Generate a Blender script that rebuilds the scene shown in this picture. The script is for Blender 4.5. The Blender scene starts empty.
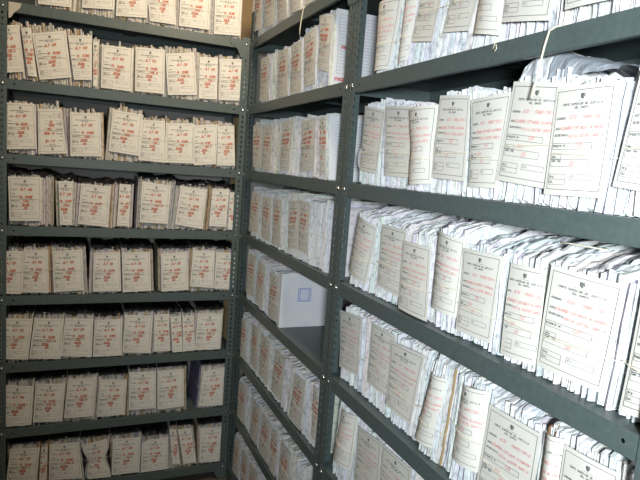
import bpy, math, random
from mathutils import Matrix, Vector, noise as mnoise

scene = bpy.context.scene
COL = scene.collection
PITCH, TOPZ, NSH = 0.32, 2.33, 8          # shelf spacing, height of the top shelf, shelves per rack
DEPTH, LIP = 0.30, 0.042
BACK, SIDE, LEFT, FRONT, CEIL = 0.345, 0.345, -2.2, -4.2, 3.05

# cover sheets, measured on the racks: (x, z) of top-left, top-right, bottom-right, bottom-left corners
ROWS = {
 ('L', 0): [
  ([-0.944, 0.166, -0.814, 0.18, -0.82, 0.017, -0.95, 0.009], {}),
  ([-0.77, 0.184, -0.638, 0.202, -0.642, 0.038, -0.775, 0.024], {}),
  ([-0.629, 0.187, -0.495, 0.2, -0.498, 0.027, -0.633, 0.013], {}),
  ([-0.508, 0.185, -0.378, 0.196, -0.366, 0.018, -0.484, 0.016], {}),
  ([-0.35, 0.197, -0.208, 0.201, -0.209, 0.021, -0.352, 0.016], {}),
  ([-0.188, 0.191, -0.055, 0.202, -0.054, 0.017, -0.184, 0.006], {}),
 ],
 ('L', 1): [
  ([-1.115, 0.214, -1.022, 0.229, -1.001, 0.036, -1.1, 0.018], {}),
  ([-1.014, 0.218, -0.976, 0.224, -0.951, 0.021, -0.986, 0.021], {}),
  ([-0.972, 0.202, -0.84, 0.234, -0.812, 0.037, -0.94, 0.01], {}),
  ([-0.83, 0.216, -0.732, 0.23, -0.728, 0.037, -0.802, 0.028], {}),
  ([-0.727, 0.204, -0.706, 0.207, -0.706, 0.009, -0.723, 0.011], {}),
  ([-0.689, 0.198, -0.553, 0.201, -0.555, 0.006, -0.689, 0.008], {}),
  ([-0.544, 0.21, -0.412, 0.216, -0.408, 0.013, -0.54, 0.011], {}),
  ([-0.408, 0.2, -0.276, 0.223, -0.252, 0.027, -0.39, 0.011], {}),
  ([-0.248, 0.208, -0.158, 0.216, -0.153, 0.017, -0.242, 0.012], {}),
  ([-0.15, 0.213, -0.022, 0.228, -0.01, 0.026, -0.143, 0.016], {}),
 ],
 ('L', 2): [
  ([-1.07, 0.218, -0.96, 0.224, -0.948, 0.029, -1.069, 0.017], {}),
  ([-0.945, 0.204, -0.853, 0.214, -0.826, 0.018, -0.942, 0.007], {'flip': 1}),
  ([-0.816, 0.203, -0.689, 0.211, -0.679, 0.016, -0.811, 0.008], {}),
  ([-0.635, 0.234, -0.501, 0.225, -0.513, 0.031, -0.649, 0.044], {}),
  ([-0.503, 0.201, -0.399, 0.207, -0.382, 0.008, -0.515, 0.012], {}),
  ([-0.394, 0.198, -0.258, 0.207, -0.251, 0.014, -0.385, 0.01], {}),
  ([-0.269, 0.198, -0.143, 0.216, -0.141, 0.019, -0.251, 0.006], {'lift': 1}),
  ([-0.141, 0.207, -0.06, 0.215, -0.043, 0.019, -0.136, 0.013], {}),
 ],
 ('L', 3): [
  ([-1.061, 0.22, -0.928, 0.223, -0.926, 0.026, -1.054, 0.022], {'ext': 12}),
  ([-0.859, 0.211, -0.799, 0.212, -0.801, 0.011, -0.85, 0.01], {}),
  ([-0.764, 0.206, -0.636, 0.197, -0.643, 0.006, -0.775, 0.017], {}),
  ([-0.596, 0.213, -0.545, 0.211, -0.548, 0.014, -0.603, 0.012], {}),
  ([-0.495, 0.23, -0.358, 0.219, -0.367, 0.029, -0.5, 0.033], {}),
  ([-0.31, 0.218, -0.18, 0.207, -0.194, 0.008, -0.331, 0.028], {}),
  ([-0.153, 0.214, -0.066, 0.215, -0.073, 0.022, -0.161, 0.025], {}),
  ([-0.062, 0.201, -0.014, 0.204, -0.008, 0.006, -0.061, 0.01], {}),
 ],
 ('L', 4): [
  ([-1.103, 0.206, -1.0, 0.204, -1.005, 0.007, -1.103, 0.011], {}),
  ([-0.998, 0.213, -0.897, 0.212, -0.892, 0.012, -1.005, 0.015], {'lift': 1}),
  ([-0.88, 0.205, -0.753, 0.216, -0.744, 0.021, -0.871, 0.014], {}),
  ([-0.703, 0.2, -0.585, 0.204, -0.575, 0.013, -0.702, 0.013], {}),
  ([-0.576, 0.201, -0.446, 0.208, -0.434, 0.013, -0.566, 0.006], {}),
  ([-0.393, 0.198, -0.265, 0.209, -0.25, 0.014, -0.383, 0.006], {}),
  ([-0.236, 0.218, -0.124, 0.216, -0.121, 0.021, -0.243, 0.031], {}),
  ([-0.116, 0.209, -0.001, 0.206, -0.001, 0.011, -0.119, 0.019], {'lift': 1}),
 ],
 ('L', 5): [
  ([-1.083, 0.217, -0.957, 0.208, -0.976, 0.013, -1.09, 0.024], {}),
  ([-0.951, 0.211, -0.826, 0.202, -0.838, 0.006, -0.972, 0.018], {}),
  ([-0.822, 0.205, -0.699, 0.197, -0.701, 0.007, -0.837, 0.021], {}),
  ([-0.69, 0.192, -0.565, 0.192, -0.561, 0.006, -0.695, 0.007], {}),
  ([-0.553, 0.212, -0.42, 0.202, -0.428, 0.01, -0.56, 0.021], {}),
  ([-0.414, 0.207, -0.342, 0.209, -0.329, 0.014, -0.411, 0.016], {}),
  ([-0.334, 0.195, -0.281, 0.198, -0.266, 0.008, -0.316, 0.006], {'lift': 1}),
  ([-0.274, 0.195, -0.217, 0.196, -0.201, 0.01, -0.263, 0.006], {}),
  ([-0.197, 0.206, -0.067, 0.2, -0.07, 0.008, -0.202, 0.011], {}),
 ],
 ('L', 6): [
  ([-1.082, 0.219, -0.952, 0.2, -0.961, 0.009, -1.09, 0.015], {}),
  ([-0.943, 0.213, -0.817, 0.202, -0.827, 0.013, -0.953, 0.021], {}),
  ([-0.804, 0.221, -0.679, 0.221, -0.688, 0.023, -0.819, 0.026], {}),
  ([-0.661, 0.209, -0.534, 0.198, -0.541, 0.015, -0.67, 0.016], {}),
  ([-0.523, 0.235, -0.395, 0.229, -0.388, 0.033, -0.52, 0.036], {}),
  ([-0.387, 0.231, -0.256, 0.232, -0.245, 0.028, -0.38, 0.023], {}),
  ([-0.154, 0.21, -0.032, 0.226, -0.036, 0.012, -0.166, 0.02], {'lilac': 1}),
 ],
 ('L', 7): [
  ([-1.048, 0.22, -0.922, 0.21, -0.937, 0.025, -1.064, 0.046], {}),
  ([-0.917, 0.209, -0.889, 0.211, -0.892, 0.033, -0.924, 0.033], {}),
  ([-0.88, 0.22, -0.75, 0.215, -0.732, 0.022, -0.881, 0.036], {}),
  ([-0.738, 0.198, -0.621, 0.214, -0.596, 0.006, -0.705, 0.013], {'pinch': 0.34}),
  ([-0.592, 0.21, -0.457, 0.203, -0.46, 0.011, -0.594, 0.016], {}),
  ([-0.451, 0.186, -0.318, 0.182, -0.318, 0.006, -0.45, 0.007], {'round': 1}),
  ([-0.314, 0.226, -0.281, 0.222, -0.252, 0.024, -0.292, 0.028], {}),
  ([-0.271, 0.22, -0.203, 0.221, -0.167, 0.023, -0.233, 0.021], {}),
  ([-0.153, 0.212, -0.024, 0.208, -0.022, 0.007, -0.149, 0.017], {}),
 ],
 ('F', 0): [
  ([-0.019, 0.241, 0.117, 0.229, 0.146, 0.031, 0.009, 0.043], {}),
  ([0.17, 0.226, 0.307, 0.215, 0.329, 0.018, 0.193, 0.027], {}),
  ([0.36, 0.215, 0.479, 0.205, 0.508, 0.007, 0.377, 0.017], {}),
  ([0.515, 0.212, 0.641, 0.204, 0.67, 0.006, 0.544, 0.014], {}),
  ([0.682, 0.215, 0.82, 0.207, 0.84, 0.009, 0.711, 0.01], {}),
 ],
 ('F', 1): [
  ([0.166, 0.21, 0.293, 0.204, 0.318, 0.006, 0.181, 0.012], {}),
  ([0.421, 0.206, 0.55, 0.199, 0.576, 0.006, 0.448, 0.008], {}),
  ([0.58, 0.204, 0.704, 0.204, 0.733, 0.006, 0.609, 0.006], {}),
  ([0.724, 0.216, 0.85, 0.229, 0.87, 0.025, 0.762, 0.018], {}),
  ([0.866, 0.262, 0.987, 0.24, 0.988, 0.048, 0.888, 0.072], {'page': 'ledger'}),
 ],
 ('F', 2): [
  ([0.106, 0.22, 0.242, 0.214, 0.275, 0.019, 0.139, 0.019], {}),
  ([0.28, 0.213, 0.4, 0.204, 0.411, 0.014, 0.291, 0.015], {}),
  ([0.536, 0.216, 0.672, 0.221, 0.646, 0.018, 0.546, 0.019], {}),
  ([0.766, 0.21, 0.903, 0.221, 0.921, 0.031, 0.782, 0.019], {}),
  ([0.941, 0.216, 0.994, 0.217, 1.031, 0.021, 0.98, 0.015], {'page': 'text'}),
 ],
 ('F', 3): [
  ([0.155, 0.222, 0.291, 0.215, 0.273, 0.029, 0.137, 0.025], {}),
  ([0.323, 0.211, 0.459, 0.209, 0.476, 0.014, 0.339, 0.026], {}),
  ([0.478, 0.214, 0.597, 0.215, 0.611, 0.018, 0.505, 0.014], {}),
  ([0.682, 0.218, 0.803, 0.232, 0.819, 0.04, 0.708, 0.029], {}),
  ([0.803, 0.232, 0.906, 0.23, 0.922, 0.038, 0.819, 0.04], {'endext': 0.3}),
 ],
 ('F', 4): [
  ([0.144, 0.232, 0.28, 0.241, 0.287, 0.038, 0.151, 0.034], {}),
  ([0.316, 0.228, 0.44, 0.213, 0.424, 0.015, 0.308, 0.033], {}),
  ([0.503, 0.204, 0.624, 0.212, 0.648, 0.02, 0.514, 0.011], {'package': 1}),
 ],
 ('F', 5): [
  ([0.105, 0.207, 0.179, 0.215, 0.203, 0.017, 0.11, 0.006], {}),
  ([0.279, 0.236, 0.397, 0.23, 0.408, 0.032, 0.289, 0.038], {}),
  ([0.43, 0.228, 0.56, 0.224, 0.562, 0.034, 0.44, 0.034], {}),
  ([0.638, 0.222, 0.768, 0.222, 0.752, 0.03, 0.618, 0.03], {}),
  ([0.87, 0.204, 0.992, 0.211, 0.976, 0.013, 0.845, 0.006], {}),
  ([1.059, 0.229, 1.113, 0.232, 1.132, 0.04, 1.077, 0.04], {}),
 ],
 ('F', 6): [
  ([0.12, 0.2, 0.25, 0.205, 0.25, 0.012, 0.118, 0.008], {}),
  ([0.37, 0.205, 0.5, 0.203, 0.47, 0.014, 0.355, 0.012], {}),
  ([0.52, 0.2, 0.65, 0.204, 0.635, 0.012, 0.5, 0.008], {}),
  ([0.66, 0.2, 0.742, 0.2, 0.74, 0.01, 0.66, 0.008], {}),
  ([0.78, 0.2, 0.9, 0.2, 0.9, 0.01, 0.775, 0.008], {'endext': 0.12}),
 ],
 ('F', 7): [
  ([0.102, 0.204, 0.201, 0.216, 0.208, 0.018, 0.086, 0.006], {}),
  ([0.242, 0.204, 0.35, 0.207, 0.361, 0.009, 0.249, 0.006], {}),
  ([0.382, 0.206, 0.512, 0.214, 0.514, 0.016, 0.379, 0.008], {}),
 ],
 ('N', 1): [
  ([1.29, 0.206, 1.425, 0.196, 1.389, 0.008, 1.307, 0.009], {'curl': 0.018}),
  ([1.444, 0.204, 1.507, 0.207, 1.481, 0.022, 1.437, 0.012], {'curl': 0.012}),
  ([1.529, 0.256, 1.631, 0.235, 1.592, 0.05, 1.493, 0.066], {}),
  ([1.682, 0.249, 1.795, 0.235, 1.732, 0.05, 1.631, 0.064], {}),
  ([1.762, 0.222, 1.84, 0.204, 1.842, 0.019, 1.755, 0.037], {'curl': 0.012}),
  ([1.847, 0.231, 1.986, 0.207, 1.977, 0.022, 1.837, 0.046], {}),
  ([1.997, 0.218, 2.118, 0.213, 2.117, 0.028, 2.01, 0.033], {}),
  ([2.129, 0.212, 2.219, 0.209, 2.215, 0.024, 2.136, 0.027], {}),
 ],
 ('N', 2): [
  ([1.255, 0.238, 1.384, 0.217, 1.367, 0.035, 1.254, 0.043], {'tab': 1}),
  ([1.384, 0.229, 1.533, 0.216, 1.551, 0.032, 1.418, 0.032], {}),
  ([1.515, 0.207, 1.649, 0.213, 1.657, 0.022, 1.555, 0.011], {'curl': 0.02, 'pinch': 0.12, 'lift': 1}),
  ([1.657, 0.233, 1.773, 0.224, 1.785, 0.034, 1.654, 0.037], {'lift': 2}),
  ([1.766, 0.215, 1.897, 0.221, 1.883, 0.025, 1.792, 0.023], {}),
  ([1.901, 0.24, 2.045, 0.221, 2.031, 0.032, 1.883, 0.043], {'lift': 1, 'wad': 1}),
  ([2.019, 0.215, 2.148, 0.215, 2.149, 0.025, 2.023, 0.023], {'lift': 2}),
  ([2.178, 0.229, 2.276, 0.232, 2.285, 0.035, 2.159, 0.046], {}),
 ],
 ('N', 3): [
  ([1.276, 0.225, 1.398, 0.203, 1.359, 0.023, 1.244, 0.043], {'curl': 0.01}),
  ([1.422, 0.215, 1.556, 0.213, 1.561, 0.031, 1.425, 0.037], {}),
  ([1.554, 0.188, 1.684, 0.188, 1.698, 0.006, 1.562, 0.006], {'lift': 2}),
  ([1.697, 0.234, 1.802, 0.223, 1.8, 0.045, 1.7, 0.047], {'curl': 0.012}),
  ([1.798, 0.207, 1.93, 0.21, 1.926, 0.025, 1.808, 0.021], {'lift': 1}),
  ([1.949, 0.201, 2.041, 0.203, 2.047, 0.021, 1.952, 0.012], {}),
  ([2.056, 0.217, 2.21, 0.213, 2.196, 0.028, 2.051, 0.025], {'lift': 1}),
  ([2.235, 0.22, 2.354, 0.219, 2.352, 0.026, 2.226, 0.012], {}),
 ],
 ('N', 4): [
  ([1.195, 0.223, 1.352, 0.239, 1.366, 0.059, 1.23, 0.041], {}),
  ([1.415, 0.244, 1.552, 0.244, 1.556, 0.062, 1.419, 0.062], {}),
  ([1.539, 0.229, 1.705, 0.242, 1.676, 0.048, 1.549, 0.047], {'lift': 2}),
  ([1.728, 0.211, 1.794, 0.215, 1.768, 0.03, 1.688, 0.025], {'curl': 0.015}),
  ([1.847, 0.231, 1.934, 0.243, 1.937, 0.061, 1.835, 0.053], {'curl': 0.02, 'card': 1}),
  ([1.941, 0.22, 2.086, 0.223, 2.082, 0.039, 1.93, 0.02], {'lift': 1}),
  ([2.092, 0.232, 2.135, 0.238, 2.139, 0.056, 2.092, 0.05], {'curl': 0.012, 'card': 1}),
  ([2.137, 0.231, 2.248, 0.237, 2.256, 0.055, 2.14, 0.049], {'lift': 1}),
 ],
 ('N', 5): [
  ([1.277, 0.244, 1.382, 0.255, 1.371, 0.073, 1.248, 0.062], {'curl': 0.02, 'ext0': 0.03}),
  ([1.387, 0.228, 1.532, 0.246, 1.54, 0.064, 1.392, 0.046], {}),
  ([1.538, 0.246, 1.688, 0.251, 1.675, 0.048, 1.532, 0.058], {}),
 ],
}


# ------------------------------------------------------------------ materials
def new_mat(name):
    m = bpy.data.materials.new(name); m.use_nodes = True
    nt = m.node_tree; b = nt.nodes['Principled BSDF']
    return m, nt, b
def noise(nt, scale, detail=3, vec=None, rough=.5):
    n = nt.nodes.new('ShaderNodeTexNoise'); n.inputs['Scale'].default_value = scale
    n.inputs['Detail'].default_value = detail; n.inputs['Roughness'].default_value = rough
    if vec: nt.links.new(vec, n.inputs['Vector'])
    return n
def ramp(nt, fac, stops):
    r = nt.nodes.new('ShaderNodeValToRGB'); e = r.color_ramp.elements
    while len(e) < len(stops): e.new(.5)
    for i, (p, c) in enumerate(stops):
        e[i].position = p; e[i].color = (*c, 1)
    nt.links.new(fac, r.inputs['Fac']); return r
def objvec(nt, sc=(1, 1, 1)):
    t = nt.nodes.new('ShaderNodeTexCoord'); mp = nt.nodes.new('ShaderNodeMapping')
    mp.inputs['Scale'].default_value = sc
    nt.links.new(t.outputs['Object'], mp.inputs['Vector']); return mp.outputs['Vector']
def bump(nt, b, h, strength, dist):
    bp = nt.nodes.new('ShaderNodeBump'); bp.inputs['Strength'].default_value = strength
    bp.inputs['Distance'].default_value = dist
    nt.links.new(h, bp.inputs['Height']); nt.links.new(bp.outputs['Normal'], b.inputs['Normal'])
def mix(nt, a, c, mode='MULTIPLY', fac=1.0):
    m = nt.nodes.new('ShaderNodeMix'); m.data_type = 'RGBA'; m.blend_type = mode
    m.inputs[0].default_value = fac
    nt.links.new(a, m.inputs[6]); nt.links.new(c, m.inputs[7]); return m.outputs[2]

def mat_simple(name, c0, c1, scale, rough, bs=0, bd=.001, metallic=0, spec=.5, sc=(1, 1, 1)):
    m, nt, b = new_mat(name)
    v = objvec(nt, sc); n = noise(nt, scale, 4, v)
    r = ramp(nt, n.outputs['Fac'], [(.3, c0), (.7, c1)])
    nt.links.new(r.outputs['Color'], b.inputs['Base Color'])
    b.inputs['Roughness'].default_value = rough; b.inputs['Metallic'].default_value = metallic
    b.inputs['Specular IOR Level'].default_value = spec
    if bs: bump(nt, b, n.outputs['Fac'], bs, bd)
    return m

def mat_edges():
    m, nt, b = new_mat('paper edges')
    a = nt.nodes.new('ShaderNodeAttribute'); a.attribute_name = 'tint'
    n1 = noise(nt, 1, 4, objvec(nt, (420, 5, 14)), .65)
    n2 = noise(nt, 1, 3, objvec(nt, (90, 40, 60)), .6)
    r1 = ramp(nt, n1.outputs['Fac'], [(.30, (.60, .60, .63)), (.46, (.93, .93, .94)), (.7, (1, 1, 1))])
    r2 = ramp(nt, n2.outputs['Fac'], [(.28, (.60, .60, .61)), (.52, (.97, .97, .97))])
    c = mix(nt, a.outputs['Color'], r1.outputs['Color']); c = mix(nt, c, r2.outputs['Color'])
    nt.links.new(c, b.inputs['Base Color'])
    b.inputs['Roughness'].default_value = .8; b.inputs['Specular IOR Level'].default_value = .2
    bump(nt, b, n1.outputs['Fac'], .6, .0012)
    return m

M = {}
M['edges'] = mat_edges()
M['sheet'] = mat_simple('cream cover paper', (.79, .765, .70), (.85, .83, .77), 14, .7, .15, .001, spec=.25)
M['page'] = mat_simple('white page', (.78, .79, .84), (.86, .87, .90), 12, .7, .1, .001, spec=.25)
M['ink'] = mat_simple('printing ink', (.04, .045, .055), (.07, .075, .085), 60, .7)
M['inkgrey'] = mat_simple('thin printed rules', (.22, .25, .33), (.30, .32, .40), 60, .7)
M['redbold'] = mat_simple('orange red marker', (.58, .13, .055), (.66, .18, .09), 80, .6)
M['redpen'] = mat_simple('red pen', (.74, .24, .25), (.80, .34, .34), 80, .6)
M['bluestamp'] = mat_simple('blue stamp ink', (.12, .2, .6), (.2, .3, .7), 60, .7)
M['twine'] = mat_simple('cotton twine', (.62, .57, .44), (.74, .70, .58), 300, .9, .3, .0005)
M['rack'] = mat_simple('grey green rack paint', (.080, .108, .107), (.102, .134, .133), 70, .42, .06, .0006, spec=.45)
M['zinc'] = mat_simple('zinc bolt', (.6, .6, .58), (.75, .74, .72), 40, .25, metallic=1)
M['beige'] = mat_simple('beige gusset metal', (.55, .52, .44), (.66, .63, .54), 30, .5, metallic=.3)  # paler colour for the left rack's top-left gusset only
M['black'] = mat_simple('black crumpled sheet', (.012, .012, .014), (.03, .03, .034), 30, .32, .5, .004)
M['greyplastic'] = mat_simple('grey plastic sheet', (.26, .29, .33), (.36, .39, .43), 10, .28, .35, .004)
M['card'] = mat_simple('brown card', (.22, .10, .05), (.30, .15, .08), 20, .75)
M['orange'] = mat_simple('orange tab', (.75, .28, .08), (.8, .34, .12), 20, .7)
M['tan'] = mat_simple('tan folder strip', (.62, .42, .20), (.70, .52, .28), 30, .75)
M['wall'] = mat_simple('cream wall plaster', (.36, .35, .325), (.42, .41, .385), 3, .85, .2, .002)
M['tanboard'] = mat_simple('tan board', (.26, .175, .085), (.33, .23, .12), 6, .8, .2, .001, sc=(1, 1, .2))
M['room'] = mat_simple('dull room wall', (.26, .25, .235), (.31, .30, .28), 3, .85, .2, .002)
M['ceil'] = mat_simple('white ceiling paint', (.66, .65, .62), (.72, .71, .68), 4, .9)
M['floor'] = mat_simple('dull brown floor', (.10, .085, .07), (.16, .135, .11), 6, .6, .1, .001)

# ------------------------------------------------------------------ mesh helpers
class MB:
    def __init__(s): s.v = []; s.f = []; s.t = []; s.ink = []
    def add(s, vs, fs, tint=None):
        o = len(s.v); s.v += [tuple(p) for p in vs]; s.f += [tuple(i + o for i in f) for f in fs]
        if tint is not None: s.t += [(*tint, 1.0)] * len(vs)
    def box(s, x0, x1, y0, y1, z0, z1):
        v = [(x, y, z) for z in (z0, z1) for y in (y0, y1) for x in (x0, x1)]
        s.add(v, [(0, 2, 3, 1), (4, 5, 7, 6), (0, 1, 5, 4), (2, 6, 7, 3), (0, 4, 6, 2), (1, 3, 7, 5)])
    def plate(s, O, U, V, N, w, h, t, holes):
        """flat strip w x h, thickness t along N, with oval holes [(u, v, half width, half height)] sorted by v"""
        O, U, V, N = map(Vector, (O, U, V, N))
        P = lambda u, v, n: O + U * u + V * v + N * n
        cuts = [0.0]
        for a, b in zip(holes, holes[1:]): cuts.append((a[1] + b[1]) / 2)
        cuts.append(h)
        if not holes: cuts = [0, h]
        for i in range(len(cuts) - 1):
            v0, v1 = cuts[i], cuts[i + 1]
            if not holes:
                for n in (0, t): s.add([P(0, v0, n), P(w, v0, n), P(w, v1, n), P(0, v1, n)], [(0, 1, 2, 3)])
                continue
            hu, hv, a, b = holes[i]
            outer = [(0, v0), (hu, v0), (w, v0), (w, hv), (w, v1), (hu, v1), (0, v1), (0, hv)]
            ang = [225, 270, 315, 0, 45, 90, 135, 180]
            inner = [(hu + a * math.cos(math.radians(g)), hv + b * math.sin(math.radians(g))) for g in ang]
            vs = [P(u, v, n) for n in (0, t) for (u, v) in outer + inner]; fs = []
            for k in range(8):
                j = (k + 1) % 8
                fs += [(k, j, 8 + j, 8 + k), (16 + k, 24 + k, 24 + j, 16 + j), (8 + k, 8 + j, 24 + j, 24 + k)]
            s.add(vs, fs)
        vs = [P(u, v, n) for (u, v) in ((0, 0), (w, 0), (w, h), (0, h)) for n in (0, t)]
        s.add(vs, [(0, 1, 3, 2), (2, 3, 5, 4), (4, 5, 7, 6), (6, 7, 1, 0)])
    def tube(s, pts, r, n=6, closed=False):
        pts = [Vector(p) for p in pts]; L = len(pts); vs = []; fs = []
        for i, p in enumerate(pts):
            a = pts[i - 1] if (i or closed) else p; b = pts[(i + 1) % L] if (i < L - 1 or closed) else p
            d = (b - a).normalized(); up = Vector((0, 0, 1)) if abs(d.z) < .9 else Vector((0, 1, 0))
            e = d.cross(up).normalized(); g = e.cross(d)
            for k in range(n):
                t = 2 * math.pi * k / n; vs.append(p + e * (r * math.cos(t)) + g * (r * math.sin(t)))
        for i in range(L if closed else L - 1):
            j = (i + 1) % L
            for k in range(n): fs.append((i * n + k, i * n + (k + 1) % n, j * n + (k + 1) % n, j * n + k))
        if not closed: fs += [tuple(range(n))[::-1], tuple((L - 1) * n + k for k in range(n))]
        s.add(vs, fs)
    def sheet(s, fn, nu, nv, th=.0006):
        """thin sheet: fn(u, v) gives a point, thickness goes to +y"""
        vs = []
        for d in (0, th):
            for j in range(nv + 1):
                for i in range(nu + 1):
                    x, y, z = fn(i / nu, j / nv); vs.append((x, y + d, z))
        W = nu + 1; B = W * (nv + 1); fs = []
        for j in range(nv):
            for i in range(nu):
                a = j * W + i
                fs += [(a, a + W, a + W + 1, a + 1), (B + a, B + a + 1, B + a + W + 1, B + a + W)]
        rim = [i for i in range(nu)] + [nu + W * j for j in range(nv)] + [W * nv + i for i in range(nu, 0, -1)] + [W * j for j in range(nv, 0, -1)]
        o = len(vs); n = len(rim)
        vs += [vs[a] for a in rim] + [vs[B + a] for a in rim]
        for a in range(n): fs.append((o + a, o + (a + 1) % n, o + n + (a + 1) % n, o + n + a))
        s.add(vs, fs)
    def build(s, name, mat, parent=None, smooth=False):
        me = bpy.data.meshes.new(name); me.from_pydata(s.v, [], s.f)
        for m_ in (mat if isinstance(mat, (list, tuple)) else [mat]): me.materials.append(m_)
        nf = len(s.f) - len(s.ink)
        if s.ink: me.polygons.foreach_set('material_index', [0] * nf + s.ink)
        if s.t:
            at = me.color_attributes.new('tint', 'FLOAT_COLOR', 'POINT')
            at.data.foreach_set('color', [c for t in s.t for c in t])
        if smooth: me.polygons.foreach_set('use_smooth', [True] * nf + [False] * len(s.ink))
        me.update()
        o = bpy.data.objects.new(name, me); COL.objects.link(o)
        if parent: o.parent = parent
        return o

def thing(name, label, cat, loc=(0, 0, 0), rz=0, group=None):
    o = bpy.data.objects.new(name, None); COL.objects.link(o); o.empty_display_size = .05
    o.location = loc; o.rotation_euler = (0, 0, rz)
    tag(o, label, cat, group); return o
def tag(o, label, cat, group=None):
    assert 4 <= len(label.split()) <= 16, label
    o['label'] = label; o['category'] = cat
    if group: o['group'] = group
    return o
def struct(name, mb, mat):
    o = mb.build(name, mat); o['kind'] = 'structure'; return o

# ------------------------------------------------------------------ stroke lettering (4 x 6 cell)
GL = {
'A': [[(0,0),(2,6),(4,0)],[(.7,2),(3.3,2)]], 'B': [[(0,0),(0,6),(3,6),(3.8,5),(3,3.2),(0,3.2)],[(3,3.2),(4,1.6),(3,0),(0,0)]],
'C': [[(4,5),(3,6),(1,6),(0,4.5),(0,1.5),(1,0),(3,0),(4,1)]], 'D': [[(0,0),(0,6),(2.4,6),(4,4.4),(4,1.6),(2.4,0),(0,0)]],
'E': [[(4,6),(0,6),(0,0),(4,0)],[(0,3.1),(3,3.1)]], 'F': [[(4,6),(0,6),(0,0)],[(0,3.1),(3,3.1)]],
'G': [[(4,5),(3,6),(1,6),(0,4.5),(0,1.5),(1,0),(3,0),(4,1),(4,2.8),(2.4,2.8)]], 'I': [[(2,0),(2,6)]],
'J': [[(3.4,6),(3.4,1.4),(2.5,0),(1,0),(.1,1.3)]], 'K': [[(0,0),(0,6)],[(4,6),(0,2.4)],[(1.4,3.6),(4,0)]],
'L': [[(0,6),(0,0),(3.8,0)]], 'M': [[(0,0),(.3,6),(2,2.4),(3.7,6),(4,0)]], 'N': [[(0,0),(0,6),(4,0),(4,6)]],
'O': [[(1,0),(0,1.5),(0,4.5),(1,6),(3,6),(4,4.5),(4,1.5),(3,0),(1,0)]], 'P': [[(0,0),(0,6),(3,6),(4,4.6),(3,3),(0,3)]],
'Q': [[(1,0),(0,1.5),(0,4.5),(1,6),(3,6),(4,4.5),(4,1.5),(3,0),(1,0)],[(2.4,1.6),(4.2,-.4)]],
'R': [[(0,0),(0,6),(3,6),(4,4.6),(3,3),(0,3)],[(2,3),(4,0)]], 'S': [[(4,5),(3,6),(1,6),(0,4.8),(1,3.3),(3,2.8),(4,1.4),(3,0),(1,0),(0,1)]],
'T': [[(0,6),(4,6)],[(2,6),(2,0)]], 'U': [[(0,6),(0,1.5),(1,0),(3,0),(4,1.5),(4,6)]], 'V': [[(0,6),(2,0),(4,6)]],
'X': [[(0,0),(4,6)],[(0,6),(4,0)]], 'Y': [[(0,6),(2,3.2),(4,6)],[(2,3.2),(2,0)]], 'Z': [[(0,6),(4,6),(0,0),(4,0)]],
'n': [[(0,0),(0,4)],[(0,3),(1,4),(2.6,4),(3.4,3),(3.4,0)]], 'o': [[(1,0),(0,1.2),(0,2.8),(1,4),(2.6,4),(3.5,2.8),(3.5,1.2),(2.6,0),(1,0)]],
'r': [[(0,0),(0,4)],[(0,2.6),(1,4),(2.4,4)]], 'q': [[(3.4,4),(3.4,-2)],[(3.4,3),(2.4,4),(1,4),(0,2.8),(0,1.2),(1,0),(2.4,0),(3.4,1)]],
'l': [[(1,0),(1,6)]], 'i': [[(1,0),(1,4)],[(1,5.4),(1,6)]], 'a': [[(3.4,4),(3.4,0)],[(3.4,3),(2.4,4),(1,4),(0,2.8),(0,1.2),(1,0),(2.4,0),(3.4,1)]],
't': [[(1.2,6),(1.2,.8),(2,0),(3,.2)],[(0,4),(2.8,4)]], 'x': [[(0,0),(3.2,4)],[(0,4),(3.2,0)]],
'p': [[(0,4),(0,-2)],[(0,3),(1,4),(2.4,4),(3.4,2.8),(3.4,1.2),(2.4,0),(1,0),(0,1)]],
'~': [[(.6,5.2),(1.6,5.7),(2.6,5.2)],[(0,0),(0,4)],[(0,3),(1,4),(2.6,4),(3.4,3),(3.4,0)]],
'0': [[(1,0),(0,1.5),(0,4.5),(1,6),(3,6),(4,4.5),(4,1.5),(3,0),(1,0)]], '1': [[(.8,4.6),(2.2,6),(2.2,0)]],
'2': [[(0,4.8),(1,6),(3,6),(4,4.6),(0,0),(4,0)]], '3': [[(0,5.4),(1,6),(3,6),(4,4.6),(3,3.2),(1.6,3.2)],[(3,3.2),(4,1.6),(3,0),(1,0),(0,.8)]],
'4': [[(3,0),(3,6),(0,2),(4,2)]], '5': [[(4,6),(.4,6),(0,3.3),(2.6,3.6),(4,2.2),(3.4,.6),(2,0),(0,.6)]],
'6': [[(3.6,5.6),(2,6),(.4,4),(0,1.8),(1,0),(3,0),(4,1.6),(3,3.2),(1,3),(0,1.8)]], '7': [[(0,6),(4,6),(1.6,0)]],
'8': [[(2,3.2),(.4,4.4),(1,6),(3,6),(3.6,4.4),(2,3.2),(0,1.6),(1,0),(3,0),(4,1.6),(2,3.2)]],
'9': [[(4,4.2),(3,3),(1,3),(0,4.4),(1,6),(3,6),(4,4.2),(3.4,1),(1.6,0)]],
'.': [[(1,0),(1.4,.3)]], ':': [[(1,.6),(1.2,1)],[(1,3.4),(1.2,3.8)]], '-': [[(.4,3),(3.4,3)]], '°': [[(0,4.6),(1,6),(2,4.6),(1,3.8),(0,4.6)]], ' ': []}
AS = 0.195 / 0.132                       # sheet height over width
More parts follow.
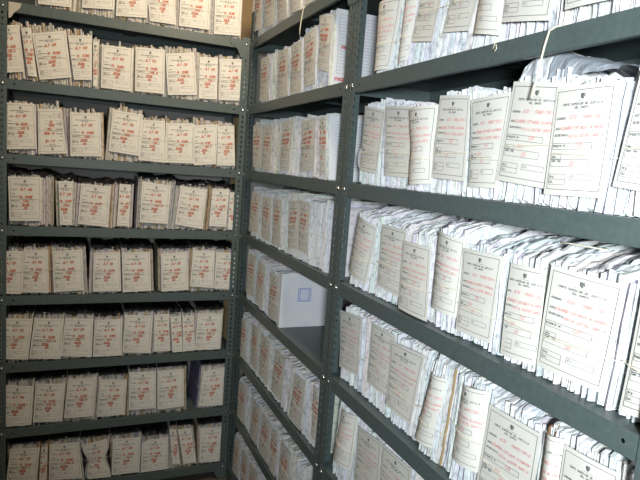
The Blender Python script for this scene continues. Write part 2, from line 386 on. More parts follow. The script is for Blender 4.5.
def write(segs, text, u, v, h, hw, rng=None, slant=0, adv=1.0, jit=0, center=False):
    """strokes of text in sheet coordinates (u right 0..1, v down 0..1); h = letter height in u units"""
    k = h / 6; step = 5.3 * k * adv
    if center: u -= step * len(text) / 2
    drift = 0; R = rng or random
    for ch in text:
        dy = 0
        if jit: drift += R.uniform(-jit, jit) * .4; dy = drift + R.uniform(-jit, jit) * .5
        sx = 1 + (R.uniform(-.12, .12) if jit else 0)
        for pl in GL.get(ch, []):
            q = [(u + (x * sx * adv + y * slant + (R.uniform(-.3, .3) if jit else 0)) * k, v - (y * k + dy + (R.uniform(-.25, .25) * k if jit else 0)) / AS) for x, y in pl]
            segs += [(a, b, hw) for a, b in zip(q, q[1:])]
        u += step
def rect(segs, u0, v0, u1, v1, hw):
    c = [(u0, v0), (u1, v0), (u1, v1), (u0, v1), (u0, v0)]
    segs += [(a, b, hw) for a, b in zip(c, c[1:])]
def ink(mb, idx, segs, fn, eps, win=(0, 1)):
    """strokes become thin quads that follow the sheet fn; win = slice of the layout that the sheet shows"""
    w0, w1 = win
    for (a, b, hw) in segs:
        ax, ay, bx, by = a[0], a[1] * AS, b[0], b[1] * AS
        L = math.hypot(bx - ax, by - ay)
        if L < 1e-6: continue
        n = max(1, int(L / .07)); dx, dy = (bx - ax) / L, (by - ay) / L
        for i in range(n):
            t0, t1 = i / n, (i + 1) / n
            e0 = hw * .8 if i == 0 else 0; e1 = hw * .8 if i == n - 1 else 0
            x0, y0 = ax + (bx - ax) * t0 - dx * e0, ay + (by - ay) * t0 - dy * e0
            x1, y1 = ax + (bx - ax) * t1 + dx * e1, ay + (by - ay) * t1 + dy * e1
            quad = [(x0 - dy * hw, y0 + dx * hw), (x1 - dy * hw, y1 + dx * hw), (x1 + dy * hw, y1 - dx * hw), (x0 + dy * hw, y0 - dx * hw)]
            P = []
            for x, y in quad:
                uu = (x - w0) / (w1 - w0); vv = y / AS
                if not (.012 < uu < .988 and .005 < vv < .995): P = None; break
                X, Y, Z = fn(uu, vv); P.append((X, Y - eps, Z))
            if P: mb.add(P, [(0, 1, 2, 3)]); mb.ink.append(idx)

def form_segments(big):
    s = []; f = .0036 if big else .0026
    rect(s, .055, .045, .94, .945, f)
    # court seal: small shield with bars
    for i, (w, y) in enumerate([(.03, .082), (.03, .092), (.03, .102), (.024, .112), (.014, .121)]):
        s.append(((.5 - w, y), (.5 + w * (.4 if i % 2 else 1), y), .006))
    s.append(((.472, .082), (.472, .112), .004)); s.append(((.53, .08), (.53, .108), .004))
    s.append(((.40, .142), (.61, .142), .0016))
    t = .0026
    write(s, 'CORTE SUPERIOR DE JUSTICIA', .5, .178, .026, t, center=True, adv=1.1)
    write(s, 'DEL SANTA', .5, .210, .026, t, center=True, adv=1.1)
    for tx, y in (('JUZGADO:', .300), ('JUEZ:', .395), ('SECRETARIO:', .455), ('PAQUETE N°:', .553)):
        write(s, tx, .085, y, .025, t, adv=1.05)
    rect(s, .075, .520, .74, .575, .0028)
    rect(s, .075, .625, .25, .665, .0024); write(s, 'A~o:', .09, .655, .028, t, adv=.86)
    rect(s, .075, .668, .72, .735, .0024); write(s, 'Cant. Exp:', .09, .69, .026, t, adv=.8)
    rect(s, .075, .805, .38, .852, .0024); write(s, 'Arq:', .09, .838, .030, t, adv=.86)
    rect(s, .075, .852, .38, .902, .0024); write(s, 'Col:', .09, .888, .030, t, adv=.86)
    rect(s, .46, .800, .84, .852, .0024); write(s, 'Fil:', .485, .835, .030, t, adv=.86)
    return s
FORM = {True: form_segments(True), False: form_segments(False)}
def hand_segments(kind, rng, num, c):
    s = []; j = .006
    if kind == 'N':
        w = .0026
        write(s, 'JL03 - TRANSITORIO', .32 + rng.uniform(-.03, .02), .300, .046, w, rng, .25, .78, j)
        write(s, 'EDUARDO ESPINOZA ALVARADO', .20 + rng.uniform(-.02, .01), .398, .040, w, rng, .25, .80, j)
        write(s, 'KATIA CASTRO GARCIA', .34, .468, .040, w, rng, .25, .82, j)
        write(s, num, .48, .556, .055, w * 1.3, rng, .2, .8, j)
        if c % 3: write(s, '2011', .30, .648, .045, w, rng, .2, .8, j)
        write(s, '03', .42, .722, .055, w * 1.2, rng, .2, .8, j)
    elif kind == 'F':
        w = .0085
        write(s, 'JL03 - TRANSIT.', .26, .285, .062, w, rng, .25, .72, j)
        write(s, 'EDUARDO ESPINOZA', .16, .39, .060, w, rng, .25, .74, j)
        write(s, 'KATIA CASTRO', .24, .465, .060, w, rng, .25, .74, j)
        write(s, num, .45, .56, .07, w, rng, .2, .9, j)
        write(s, '03', .40, .72, .06, w, rng, .2, .9, j)
    else:
        w = .0098; j = .012
        write(s, 'JLT 03', .34 + rng.uniform(-.05, .03), .305, 0.070, w, rng, .2, 1.0, j)
        write(s, 'M. DURE', .36 + rng.uniform(-.04, .04), .478, 0.069, w, rng, .2, .92, j)
        write(s, num, .46 + rng.uniform(-.04, .04), .570, 0.075, w, rng, .2, .9, j)
        write(s, '2008', .36 + rng.uniform(-.04, .04), .660, 0.070, w, rng, .2, .9, j)
        write(s, '03', .44 + rng.uniform(-.05, .03), .735, 0.066, w, rng, .2, .9, j)
    return s

# ------------------------------------------------------------------ one bundle of court files
PAL = {
 'N': [(.86, .865, .875)] * 8 + [(.81, .825, .86)] * 3 + [(.86, .84, .80)] * 2 + [(.74, .75, .78)],
 'F': [(.83, .83, .83)] * 6 + [(.78, .79, .83)] * 2 + [(.83, .80, .73)] * 3 + [(.74, .70, .62)],
 'L': [(.74, .70, .64)] * 4 + [(.78, .76, .74)] * 3 + [(.66, .64, .63)] * 3 + [(.58, .50, .38), (.60, .46, .28)]}
def lerp(a, b, t): return a + (b - a) * t
def paper_stack(parent, q, h, yf, depth, kind, rng, curl=0, first=None, tall=None, rise=0, pin=0):
    """upright files side by side; q = x of bottom-left, bottom-right, top-left, top-right"""
    xbl, xbr, xtl, xtr = q; W = max(xbr - xbl, xtr - xtl)
    n = max(3, int(W / {'N': .0062, 'F': .009, 'L': .0095}[kind]))
    ws = [rng.uniform(.5, 1.5) for _ in range(n)]; tot = sum(ws); f = [0]
    for w in ws: f.append(f[-1] + w / tot)
    mb = MB(); NZ = 7; D = [.12, .35, .62, .85, 1.0] if kind != 'N' else [.06, .14, .22, .31, .4, .5, .6, .72, .86, 1.0]
    ND = len(D)
    lean = [rng.uniform(-.004, .004) for _ in range(4)]
    for i in range(n):
        f0, f1 = f[i], f[i + 1]; fc = (f0 + f1) / 2
        hh = h + (rng.uniform(-.007, .003) if kind == 'N' else rng.uniform(-.010, .004)) + .004 * math.sin(fc * 9 + lean[0] * 900)
        if rng.random() < (.16 if kind == 'L' else .08): hh += rng.uniform(.006, .016) if kind == 'L' else .006
        if tall: hh = tall(fc, hh)
        fo = yf + .001 + rng.random() ** 2 * .012 - curl * .85 * (1 - (2 * fc - 1) ** 2)
        dep = depth * rng.uniform(.9, 1.0); tint = first if (first and i == 0) else rng.choice(PAL[kind])
        tint = [min(.93, c * rng.uniform(.93, 1.04)) for c in tint]
        r = (f1 - f0) * W * .35
        ring = [(0, fo + r), (.5, fo), (1, fo + r)] + [(1, fo + d * dep) for d in D] + [(0, fo + d * dep) for d in reversed(D)]
        m = len(ring); vs = []; ph = rng.uniform(0, 6); am = rng.uniform(.0005, .0022)
        topj = [rng.uniform(-.007, .004) for _ in range(ND + 1)]; lift = rng.random() ** 2 * .010
        for z_i in range(NZ):
            t = z_i / (NZ - 1)
            x0, x1 = lerp(lerp(xbl, xbr, f0), lerp(xtl, xtr, f0), t), lerp(lerp(xbl, xbr, f1), lerp(xtl, xtr, f1), t)
            if pin:
                xc = (lerp(xbl, xtl, t) + lerp(xbr, xtr, t)) / 2; pf = 1 - pin * math.exp(-((1 - t * 1.06 - .52) / .2) ** 2)
                x0, x1 = xc + (x0 - xc) * pf, xc + (x1 - xc) * pf
            dy = am * math.sin(ph + t * 9) + rng.uniform(-.0008, .0008)
            for k, (e, y) in enumerate(ring):
                col = 0 if k < 3 else (k - 2 if k < 3 + ND else 3 + 2 * ND - k)
                zz = t * (hh + (min(rise, .268 - hh) * min(1, max(0, col - .5) / (ND * .6)) if col else 0) + (topj[col] if z_i == NZ - 1 else 0))
                if z_i == 0 and k < 3: zz += lift
                if z_i == NZ - 1 and k < 3: zz -= .002
                vs.append((lerp(x0, x1, e) + ((rng.uniform(-.0007, .0007) if z_i < NZ - 1 or k < 3 else rng.uniform(-.0022, .0022)) if 0 < i < n - 1 else 0), y + (dy if k < 3 else 0), zz))
        fs = []
        for z_i in range(NZ - 1):
            for k in range(m):
                a, b = z_i * m + k, z_i * m + (k + 1) % m
                fs.append((a, b, b + m, a + m))
        T = (NZ - 1) * m
        for base, flip in ((T, 0), (0, 1)):
            cap = [(0, 1, 2), (0, 2, 3, m - 1)] + [(m - 1 - c, 3 + c, 4 + c, m - 2 - c) for c in range(ND - 1)]
            fs += [tuple(base + c for c in (cc[::-1] if flip else cc)) for cc in cap]
        mb.add(vs, fs, tint)
    return mb.build('paper_stack', M['edges'], parent)

RACKNAME = {'L': "left rack's", 'F': "right rack far bay's", 'N': "right rack near bay's"}
ORD = ['first', 'second', 'third', 'fourth', 'fifth', 'sixth', 'seventh', 'eighth', 'ninth', 'tenth', 'eleventh']
SHELF = {('L', 0): 'top shelf', ('L', 7): 'bottom shelf', ('F', 0): 'top shelf', ('F', 7): 'lowest visible shelf',
         ('N', 1): 'top visible shelf', ('N', 5): 'lowest visible shelf'}
for k in range(1, 7):
    for r in 'LF': SHELF.setdefault((r, k), ORD[k] + ' shelf')
for k in (2, 3, 4): SHELF[('N', k)] = ORD[k - 1] + ' visible shelf'
OFF = {'L': .008, 'F': .008, 'N': .022}
GROUP = {'L': 'paper bundles on the left rack', 'F': 'paper bundles in the far bay of the right rack', 'N': 'paper bundles in the near bay of the right rack'}
LIMIT = {'L': (-1.060, -.009), 'F': (.045, 1.135), 'N': (1.225, 2.318)}
CAP = {'L': .024, 'F': .2, 'N': .2}

def make_row(rack, k, rows, rng):
    N = len(rows); zs = TOPZ - PITCH * k + .0006
    geo = []
    for cs, fl in rows: geo.append(dict(TL=cs[0:2], TR=cs[2:4], BR=cs[4:6], BL=cs[6:8], **fl))
    lim = LIMIT[rack]; clip = {'L': (-1.099, -.006), 'F': (.006, 1.17), 'N': (1.19, 2.316)}[rack]
    for g in geo:
        g['win'] = (0, 1)
        for L, R_ in (('TL', 'TR'), ('BL', 'BR')):
            l, r = g[L][0], g[R_][0]
            if l < clip[0]:
                g['win'] = (min(.9, (clip[0] - l) / (r - l)), 1); g[L] = [clip[0], g[L][1]]
            if r > clip[1]:
                g['win'] = (0, max(.1, 1 - (r - clip[1]) / (r - l))); g[R_] = [clip[1], g[R_][1]]
    for i, g in enumerate(geo):                                    # stack limits share the space between sheets
        for lv, L, R in (('b', 'BL', 'BR'), ('t', 'TL', 'TR')):
            l, r = g[L][0], g[R][0]
            if i == 0: l = max(lim[0], l - g.get('ext0', .012))
            else:
                p = geo[i - 1][R][0]; gap = l - p; l = l - gap / 2 + .0012 if gap < 2 * CAP[rack] else l - CAP[rack] * .6
            if i == N - 1: r = min(lim[1], r + g.get('endext', .008))
            else:
                p = geo[i + 1][L][0]; gap = p - r; r = r + gap / 2 - .0012 if gap < 2 * CAP[rack] else r + (CAP[rack] * .6 if 'ext' not in g else .05)
            g['x' + lv] = [max(l, lim[0]), min(r, lim[1])]
        for lv in 'bt':
            if g['x' + lv][1] - g['x' + lv][0] < .016:
                c = sum(g['x' + lv]) / 2; g['x' + lv] = [c - .008, c + .008]
    for a, b in zip(geo, geo[1:]):                                 # never into the neighbour
        for lv in 'bt':
            if a['x' + lv][1] > b['x' + lv][0] - .001:
                m_ = (a['x' + lv][1] + b['x' + lv][0]) / 2; a['x' + lv][1] = m_ - .0008; b['x' + lv][0] = m_ + .0008
    for i, g in enumerate(geo):
        cx = (g['xb'][0] + g['xb'][1]) / 2
        wid = (g['TR'][0] - g['TL'][0] + g['BR'][0] - g['BL'][0]) / 2
        roll = math.degrees(math.atan2((g['TL'][0] + g['TR'][0] - g['BL'][0] - g['BR'][0]) / 2, .195))
        adj = 'slim' if wid < .075 else ('leaning' if abs(roll) > 6 else 'upright')
        extra = ''
        if g.get('flip'): adj = 'upside-down labelled'
        if g.get('pinch'): adj = 'crumpled'
        if g.get('wad'): adj = 'plastic-topped'
        if g.get('card'): adj = 'brown-backed ' + adj
        if g.get('tab'): adj = 'white-tabbed'
        if g.get('package'): adj = 'white-wrapped'
        if g.get('page') == 'ledger': adj = 'ledger-sided'
        pos = ORD[i] + ' from left'
        if i == N - 1 and rack != 'N': pos = 'rightmost'
        label = f"{adj} paper bundle with red-inked cover, {pos} on {RACKNAME[rack]} {SHELF[rack, k]}"
        if len(label.split()) > 16: label = f"{adj} paper bundle, {pos} on {RACKNAME[rack]} {SHELF[rack, k]}"
        loc, rz = ((cx, 0, zs), 0) if rack == 'L' else ((0, -cx, zs), -math.pi / 2)
        t = thing('paper_bundle', label, 'paper bundle', loc, rz, GROUP[rack])
        ys = OFF[rack]; curl = g.get('curl', 0); lift = g.get('lift', 0) * (.004 if rack == 'N' else .002)
        bulge = curl if curl else rng.uniform(.001, .005 if rack == 'N' else .002)
        pin = g.get('pinch', 0); wv = rng.uniform(-.002, .002); tw = rng.uniform(-.004 if rack == 'N' else -.0005, .0)
        def S(u, v, g=g, bulge=bulge, pin=pin, wv=wv, lift=lift, cx=cx, ys=ys, tw=tw):
            xl, xr = lerp(g['TL'][0], g['BL'][0], v), lerp(g['TR'][0], g['BR'][0], v)
            zl, zr = lerp(g['TL'][1], g['BL'][1], v), lerp(g['TR'][1], g['BR'][1], v)
            p = pin * math.exp(-((v - .52) / .2) ** 2)
            uu = .5 + (u - .5) * (1 - p)
            if g.get('round'): zl -= .02 * math.exp(-(u / .16) ** 2) * (1 - v) ** 3; zr -= .02 * math.exp(-(u / .16) ** 2) * (1 - v) ** 3
            y = ys - lift - bulge * (1 - (2 * u - 1) ** 2) + wv * math.sin(math.pi * v) * (2 * u - 1) + tw * v * v + pin * .010 * math.exp(-((v - .52) / .12) ** 2)
            return (lerp(xl, xr, uu) - cx, y, lerp(zl, zr, uu))
        top = max(g['TL'][1], g['TR'][1])
        h = min(.266, top + {'L': .012, 'F': .010, 'N': .006}[rack] + rng.uniform(-.004, .008))
        if rack == 'L' and k >= 4: h = min(.250, top + .02)
        if rack == 'N' and k == 3: h = max(h, .220)
        if rack == 'N' and k == 4 and i == 3: h = .252
        q = [g['xb'][0] - cx, g['xb'][1] - cx, g['xt'][0] - cx, g['xt'][1] - cx]
        # the stack follows the lean of its sheet up to full height
        zt = (g['TL'][1] + g['TR'][1]) / 2; ex = h / max(.15, zt)
        for a, b in ((0, 2), (1, 3)): q[b] = q[a] + (q[b] - q[a]) * (1 + (ex - 1) * .5)
        depth = .25 if rack != 'N' else .235
        yf = ys + .005 + (.002 if pin else 0)
        if g.get('package'): h = .235
        tall = (lambda f_, hh: min(hh, h + .002)) if rack == 'L' and k >= 3 else None
        first = (.27, .26, .42) if g.get('lilac') else None
        if g.get('package'):
            x0, x1 = min(q[0], q[2]), q[1]; mb = MB(); nu, nz = 8, 8
            paper_stack(t, [q[0], q[1] - .03, q[2], q[3] - .03], h - .012, yf, depth, rack, rng)
            # plain white wrapper over the last files of the bundle
            a0, a1, y0, y1 = q[1] - .028, q[1] + .004, yf - .003, yf + depth
            rg = [(a0, y0 + .004), (a0 + .004, y0), (a1 - .004, y0), (a1, y0 + .005)] + [(a1 + rng.uniform(-.002, .001), lerp(y0, y1, e)) for e in (.15, .3, .5, .7, .88)] + [(a1, y1), (a0, y1)]
            vs = [(x + rng.uniform(-.001, .001), y, z * (h - .002) / 6 + (rng.uniform(-.003, .003) if z == 6 else 0)) for z in range(7) for x, y in rg]; m = len(rg)
            fs = [(z * m + e, z * m + (e + 1) % m, (z + 1) * m + (e + 1) % m, (z + 1) * m + e) for z in range(6) for e in range(m)] + [tuple(6 * m + e for e in range(m))]
            mb.add(vs, fs); wr = mb.build('paper_wrapper', M['page'], t)
            st = []; 
            for r_ in ((.3, .28, .52, .52), (.33, .30, .49, .50)): rect(st, *r_, .006)
            for e in range(4): st.append(((.35, .33 + .045 * e), (.47, .33 + .045 * e), .005))
            sm = MB(); ink(sm, 0, st, lambda u, v: (a1 + .0035, lerp(y0, y1, u), lerp(h, 0, v)), 0)
            sm.build('stamp', M['bluestamp'], wr)['label'] = 'square blue ink stamp'
        else:
            paper_stack(t, q, h, yf, depth, rack, rng, curl, first, tall, .03 if rack == 'N' and k >= 3 else (.02 if rack == 'F' and k >= 4 else 0), pin)
        # cover sheet with its printed form and red handwriting
        mb = MB(); mb.sheet(S, 12, 8)
        if g['win'] != (0, 1): win = g['win']
        elif wid < .1:
            c = wid / .132; o = (1 - c) * (.75 if curl else (.15 if rack == 'L' and i == 0 else .5)); win = (o, o + c)
            if rack == 'L' and i == 0: win = (1 - c, 1)
        else: win = (0, 1)
        F = (lambda u, v: S(1 - u, 1 - v)) if g.get('flip') else S
        ink(mb, 1, FORM[rack == 'N'], F, .0007, win)
        num = str(rng.randint(120, 139)) if rack != 'L' else str(rng.randint(141, 158)) + rng.choice(['', '', ' A'])
        ink(mb, 2, hand_segments(rack, rng, num, i), F, .0011, win)
        mb.build('cover_sheet', [M['sheet'], M['ink'], M['redpen'] if rack == 'N' else M['redbold']], t, True)
        # twine tied round the middle
        v0 = {'L': .5, 'F': .55, 'N': .66}[rack] + rng.uniform(-.05, .05)
        zt_ = lerp((g['TL'][1] + g['TR'][1]) / 2, (g['BL'][1] + g['BR'][1]) / 2, v0); tt = zt_ / h
        xl, xr = lerp(q[0], q[2], tt) - .0004, lerp(q[1], q[3], tt) + .0004; pts = []
        sl, sr = S(0, v0)[0], S(1, v0)[0]; tilt = rng.uniform(-.008, .008)
        for e in range(15):
            x = lerp(xl, xr, e / 14); u = (x - sl) / (sr - sl)
            y = S(u, v0)[1] - .0016 if -.02 <= u <= 1.02 else yf - .001 - curl * .85 * (1 - (2 * (x - xl) / (xr - xl) - 1) ** 2)
            pts.append((x, y, zt_ + tilt * (e / 14 - .5)))
        pts += [(xr, yf + .03, zt_ + tilt * .5), (xr, yf + depth - .02, zt_), (xl, yf + depth - .02, zt_), (xl, yf + .03, zt_ - tilt * .5)]
        mb = MB(); mb.tube(pts, .0011 if rack == 'N' else .0008, 5, True); mb.build('twine', M['twine'], t)
        # details of single bundles
        if rack == 'L' and k >= 3:  # black crumpled sheet laid along the stack tops of the lower rows
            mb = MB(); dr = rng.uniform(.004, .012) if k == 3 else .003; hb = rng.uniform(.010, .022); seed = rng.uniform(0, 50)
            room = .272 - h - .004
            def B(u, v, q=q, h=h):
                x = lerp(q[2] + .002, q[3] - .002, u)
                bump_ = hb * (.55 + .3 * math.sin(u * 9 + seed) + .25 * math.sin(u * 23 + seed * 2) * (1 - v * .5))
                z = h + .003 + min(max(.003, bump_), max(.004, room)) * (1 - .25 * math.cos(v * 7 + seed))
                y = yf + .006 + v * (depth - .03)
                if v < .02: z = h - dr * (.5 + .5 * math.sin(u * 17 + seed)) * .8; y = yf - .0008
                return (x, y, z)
            mb.sheet(B, 22, 10, .001); mb.build('black_top_sheet', M['black'], t)['label'] = 'black sheet over the paper tops'
        if g.get('page'):
            xr_b, xr_t = q[1] + .0016, q[3] + .0016; hp = h - .006
            PG = lambda u, v: (lerp(xr_t, xr_b, v), lerp(yf + .004, yf + depth * .97, u), lerp(hp, .004, v))
            mb = MB(); mb.v = []; nn = 6
            vs = [(PG(a / nn, b / nn)[0] + d, PG(a / nn, b / nn)[1], PG(a / nn, b / nn)[2]) for d in (0, .0008) for b in range(nn + 1) for a in range(nn + 1)]
            W_ = nn + 1; fs = []
            for b in range(nn):
                for a in range(nn):
                    z_ = b * W_ + a; fs += [(z_, z_ + W_, z_ + W_ + 1, z_ + 1), (W_ * W_ + z_, W_ * W_ + z_ + 1, W_ * W_ + z_ + W_ + 1, W_ * W_ + z_ + W_)]
            mb.add(vs, fs); s1 = []; s2 = []
            if g['page'] == 'ledger':
                for e in range(19): s1.append(((.06, .07 + e * .042), (.97, .07 + e * .042), .0022))
                for x in (.06, .3, .45, .72, .97): s1.append(((x, .07), (x, .83), .0022))
                write(s2, 'TRANSIT.', .10, .50, .055, .008, rng, .2, .8, .008); write(s2, 'PAQUETE 136', .04, .93, .06, .009, rng, .2, .9, .008)
                write(s2, 'CASTRO', .70, .42, .06, .008, rng, .2, .9, .008)
            else:
                for e in range(17): s1.append(((.1, .1 + e * .046), (.1 + rng.uniform(.45, .8), .1 + e * .046), .003))
            PE = lambda u, v: (PG(u, v)[0] + .0016, PG(u, v)[1] , PG(u, v)[2])
            ink(mb, 1, s1, PE, 0); ink(mb, 2, s2, PE, -.0003)
            mb.build('side_page', [M['page'], M['inkgrey'], M['redpen']], t)['label'] = 'white lined page on the end of the bundle'
        if g.get('card'):
            mb = MB()
            mb.sheet(lambda u, v: (lerp(S(0, 0)[0], S(1, 0)[0], .02 + u * .55), yf - .0015 - bulge * .9 * (1 - (2 * (.02 + u * .55) - 1) ** 2) + .02 * math.sin(u * 3.1) * (1 - v), lerp(S(u * .55, 0)[2] + .020 * math.sin(.5 + u * 2.3), S(u * .55, 0)[2] - .03, v)), 10, 3, .0012)
            mb.build('card_backing', M['card'], t)['label'] = 'brown card curling above the cover sheet'
        if g.get('tab'):
            mb = MB(); P0 = S(0, .82)
            pts = [(P0[0] + .004, P0[2] + .040)] + [(P0[0] - .018 * math.sin(a) - .004, P0[2] + .030 * math.cos(a)) for a in [e * math.pi / 8 for e in range(1, 8)]] + [(P0[0] + .004, P0[2] - .032)]
            n_ = len(pts); mb.add([(x, ys + .0016 + d, z) for d in (0, .0008) for x, z in pts], [tuple(range(n_)), tuple(range(2 * n_ - 1, n_ - 1, -1))] + [(e, e + n_, (e + 1) % n_ + n_, (e + 1) % n_) for e in range(n_)])
            mb.build('paper_tab', M['page'], t)['label'] = 'rounded white paper tab'
        if g.get('wad'):
            prof = [(1.885, .240), (1.900, .282), (1.93, .300), (1.975, .297), (2.02, .277), (2.07, .264), (2.135, .246)]
            def ztop(sx):
                for (a, za), (b, zb) in zip(prof, prof[1:]):
                    if sx <= b: return lerp(za, zb, max(0, (sx - a) / (b - a)))
                return prof[-1][1]
            def drape(s0, s1, y0, y1, zlow, ph, amp, drop):
                def G(u, v):
                    sx = lerp(s0, s1, u) + .004 * math.sin(v * 7 + ph); zt = ztop(sx)
                    n = amp * (4.5 * abs(mnoise.noise(Vector((u * 4 + ph, v * 3, ph)))) + 2.5 * abs(mnoise.noise(Vector((u * 9, v * 7 + ph, 2 * ph)))) - 1.5)
                    if v < .5: w = v / .5; z = lerp(min(zlow, zt - .006), zt, math.sin(w * math.pi / 2)); y = lerp(y0, y1, w * w)
                    else: w = (v - .5) / .5; z = zt - drop * w * w; y = lerp(y1, y1 + .13, w)
                    return (sx - cx, y + n, min(.316, z + n * .7))
                return G
            mb = MB(); mb.sheet(drape(1.886, 2.045, .036, .062, .236, 1.0, .0022, .03), 30, 14, .001)
            mb.build('crumpled_sheets', M['page'], t)['label'] = 'crumpled white sheets bulging up to the shelf above'
            mb = MB(); mb.sheet(drape(1.985, 2.135, .030, .052, .238, 4.0, .0018, .02), 24, 12, .0008)
            mb.build('plastic_sheet', M['greyplastic'], t)['label'] = 'grey translucent plastic over the right half'
        if rack == 'N' and k == 4 and i == 3:
            mb = MB(); xx = lerp(q[1], q[3], .5)
            mb.sheet(lambda u, v: (lerp(q[3], q[1], v) - .009 + u * .007, yf - .0025 - .001 * math.sin(v * 20), lerp(h - .004, .002, v)), 3, 12, .001)
            mb.build('folder_strip', M['tan'], t)['label'] = 'torn tan folder strip'
    return geo

rng = random.Random(11)
for (rack, k), rows in ROWS.items(): make_row(rack, k, rows, rng)

# ------------------------------------------------------------------ slotted-angle racks
def make_rack(label, W, loc, rz, top, beige=False):
    t = thing('metal_shelving_rack', label, 'shelving rack', loc, rz, 'slotted-angle metal racks')
    pw, th = .040, .002; H = TOPZ + top
    holes = [(.021, z, .0042, .0072) for z in [.03 + .025 * i for i in range(int((H - .05) / .025))]]
    for X, sx in ((0, 1), (W, -1)):
        for Y, sy in ((-.002, 1), (DEPTH + .002, -1)):
            mb = MB()
            mb.plate((X, Y, 0), (sx, 0, 0), (0, 0, 1), (0, sy, 0), pw, H, th, holes)
            mb.plate((X, Y, 0), (0, sy, 0), (0, 0, 1), (sx, 0, 0), pw, H, th, holes)
            mb.build('post', M['rack'], t)
    for k in range(NSH):
        z = TOPZ - PITCH * k; mb = MB(); e = .0025
        mb.box(e, W - e, .0006, DEPTH - .0006, z - .0014, z)
        lh = [(.072, LIP / 2, .0045, .0045), ]
        for y, n in ((.0004, 1), (DEPTH - .0004, -1)):
            # lip with a bolt hole near each end
            w1 = W / 2 - e
            mb.plate((e, y, z - .0007), (0, 0, -1), (1, 0, 0), (0, n, 0), LIP, w1, .0014, [(.020, .065, .0042, .0042), (.020, w1 - .02, .0001, .0001)])
            mb.plate((W - e, y, z - .0007), (0, 0, -1), (-1, 0, 0), (0, n, 0), LIP, w1, .0014, [(.020, .065, .0042, .0042), (.020, w1 - .02, .0001, .0001)])
            mb.box(e, W - e, min(y, y + n * .012), max(y, y + n * .012), z - LIP - .0012, z - LIP)
        for x in (e, W - e - .0014): mb.box(x, x + .0014, .001, DEPTH - .001, z - LIP, z - .001)
        mb.box(W * .5 - .03, W * .5 + .03, .002, DEPTH - .002, z - .012, z - .0016)
        mb.build('shelf', M['rack'], t)
        for x in (.021, W - .021):
            b = MB(); zc = z - .021; vs = []; fs = []
            for ri in range(5):
                a_ = ri / 4 * math.pi / 2 * .92
                for e_ in range(12):
                    c_ = e_ * math.pi / 6; vs.append((x + .0072 * math.cos(a_) * math.cos(c_), -.0021 - .0042 * math.sin(a_), zc + .0072 * math.cos(a_) * math.sin(c_)))
            for ri in range(4): fs += [(ri * 12 + e_, ri * 12 + (e_ + 1) % 12, ri * 12 + 12 + (e_ + 1) % 12, ri * 12 + 12 + e_) for e_ in range(12)]
            fs.append(tuple(range(48, 60))); b.add(vs, fs); b.build('bolt', M['zinc'], t, True)
        if k in (0, 7):
            for x, s in ((.004, 1), (W - .004, -1)):
                g = MB(); c = [(x + .041, z - .003), (x + .09, z - .003), (x + .085, z - .022), (x + .062, z - .045), (x + .050, z - .066), (x + .041, z - .070)] if beige and k == 0 and s == 1 else [(x, z - .002), (x + s * .10, z - .002), (x + s * .10, z - .022), (x + s * .062, z - .048), (x + s * .045, z - .085), (x, z - .085)]
                n = len(c); yy = -.0036
                g.add([(p, y, r) for y in (yy, yy + .0014) for p, r in c], [tuple(range(n)), tuple(range(2 * n - 1, n - 1, -1))] + [(i, (i + 1) % n, (i + 1) % n + n, i + n) for i in range(n)])
                o = g.build('gusset', M['beige'] if (beige and k == 0 and s == 1) else M['rack'], t)
                if beige and k == 0 and s == 1: o['label'] = 'pale beige gusset'
    return t
make_rack('left grey-green slotted metal rack, facing the camera along the back wall', 1.105, (-1.105, 0, 0), 0, .012, True)
make_rack('far bay of the right grey-green metal rack, in the corner', 1.18, (0, 0, 0), -math.pi / 2, .135)
make_rack('near bay of the right grey-green metal rack, closest to the camera', 1.143, (0, -1.1802, 0), -math.pi / 2, .135)

# ------------------------------------------------------------------ loose strings
def zsh(k): return TOPZ - PITCH * k
def loose(name, label, pts, r, mat='twine', cat='string'):
    mb = MB(); mb.tube(pts, r, 7); return tag(mb.build(name, M[mat], None, True), label, cat)
z1 = zsh(1)
loose('twine_end', 'long white twine end hanging over the near bay upper shelf edge', [(.05, -2.045, z1 + .0022), (.02, -2.030, z1 + .0022), (.002, -2.012, z1 + .0024), (-.0035, -2.002, z1 - .004), (-.0045, -1.996, z1 - .03), (-.0045, -1.992, z1 - .05), (-.004, -1.988, z1 - .075), (-.006, -1.984, z1 - .1), (-.007, -1.981, z1 - .122)], .0021)
loose('twine_loop', 'small pale twine loop hanging on the near bay upper shelf edge', [(.008, -1.858, z1 + .0015), (-.002, -1.856, z1 + .001), (-.003, -1.852, z1 - .012), (-.003, -1.857, z1 - .018), (-.003, -1.863, z1 - .013), (-.003, -1.860, z1 - .004)], .0012)
z0 = zsh(0)
loose('twine_end', 'thin twine end hanging from the far bay top shelf edge', [(.012, -.735, z0 + .0018), (.002, -.732, z0 + .0018), (-.003, -.728, z0 - .004), (-.004, -.715, z0 - .04), (-.004, -.706, z0 - .075), (-.004, -.708, z0 - .10)], .0018)

z3 = zsh(3)
loose('twine_end', 'pale twine end lying doubled across the paper tops of the right rack', [(.060, -2.03, z3 + .2555), (.064, -2.055, z3 + .2565), (.068, -2.08, z3 + .2565), (.071, -2.105, z3 + .256), (.078, -2.118, z3 + .2555), (.088, -2.112, z3 + .2555), (.092, -2.095, z3 + .2555)], .0016)

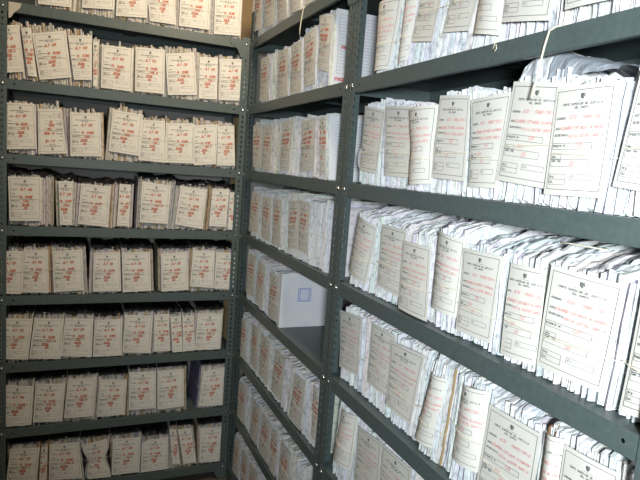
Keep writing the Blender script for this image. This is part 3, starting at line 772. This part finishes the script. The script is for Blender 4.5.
# ------------------------------------------------------------------ room
def slab(name, a, b, mat):
    mb = MB(); mb.box(a[0], b[0], a[1], b[1], a[2], b[2]); return struct(name, mb, M[mat])
slab('floor', (LEFT, FRONT, -.08), (SIDE, BACK, 0), 'floor')
slab('ceiling', (LEFT, FRONT, CEIL), (SIDE, BACK, CEIL + .08), 'ceil')
slab('wall_back', (LEFT, BACK, 0), (SIDE, BACK + .1, CEIL), 'wall')
slab('wall_right', (SIDE, FRONT, 0), (SIDE + .1, BACK + .1, CEIL), 'wall')
slab('trim_1', (-.03, BACK - .03, 0), (.085, BACK - .0005, CEIL - .0005), 'tanboard')
slab('wall_left', (LEFT - .1, FRONT, 0), (LEFT, BACK + .1, CEIL), 'room')
slab('wall_front', (LEFT - .1, FRONT - .1, 0), (SIDE + .1, FRONT, CEIL), 'room')

# ------------------------------------------------------------------ camera and light
f = Vector((.39915, .90792, -.1279)); r = Vector((.91671, -.39241, .07529)); u = Vector((-.01817, .1473, .98893))
cam = bpy.data.cameras.new('camera'); co = bpy.data.objects.new('camera', cam); COL.objects.link(co)
C0 = Vector((-.7769, -2.8085, -.5994 + TOPZ))
Mx = Matrix((r, u, -f)).transposed().to_4x4(); Mx.translation = C0
co.matrix_world = Mx; cam.sensor_width = 36; cam.lens = 31.397; cam.clip_start = .02
scene.camera = co

def area(name, loc, target, size, power, col, spread=None):
    l = bpy.data.lights.new(name, 'AREA'); l.shape = 'DISK'; l.size = size; l.energy = power; l.color = col
    if spread: l.spread = spread
    o = bpy.data.objects.new(name, l); COL.objects.link(o); o.location = loc
    o.rotation_euler = (Vector(target) - Vector(loc)).to_track_quat('-Z', 'Y').to_euler(); return o
area('camera_flash', C0 + r * .04 - u * .02 - f * .65, C0 + f * 2 + r * 1.25 + u * .15, .22, 25.5, (.88, .96, 1.0), 1.85)
area('ceiling_lamp', (-.10, -1.25, CEIL - .06), (-.6, 0, 1.5), .35, 27, (1.0, .80, .55))

w = bpy.data.worlds.new('world'); scene.world = w; w.use_nodes = True
w.node_tree.nodes['Background'].inputs['Color'].default_value = (.5, .5, .5, 1)
w.node_tree.nodes['Background'].inputs['Strength'].default_value = 0.0
vs = scene.view_settings
vs.view_transform = 'Standard'; vs.look = 'None'; vs.exposure = 0; vs.gamma = 1; vs.use_curve_mapping = False
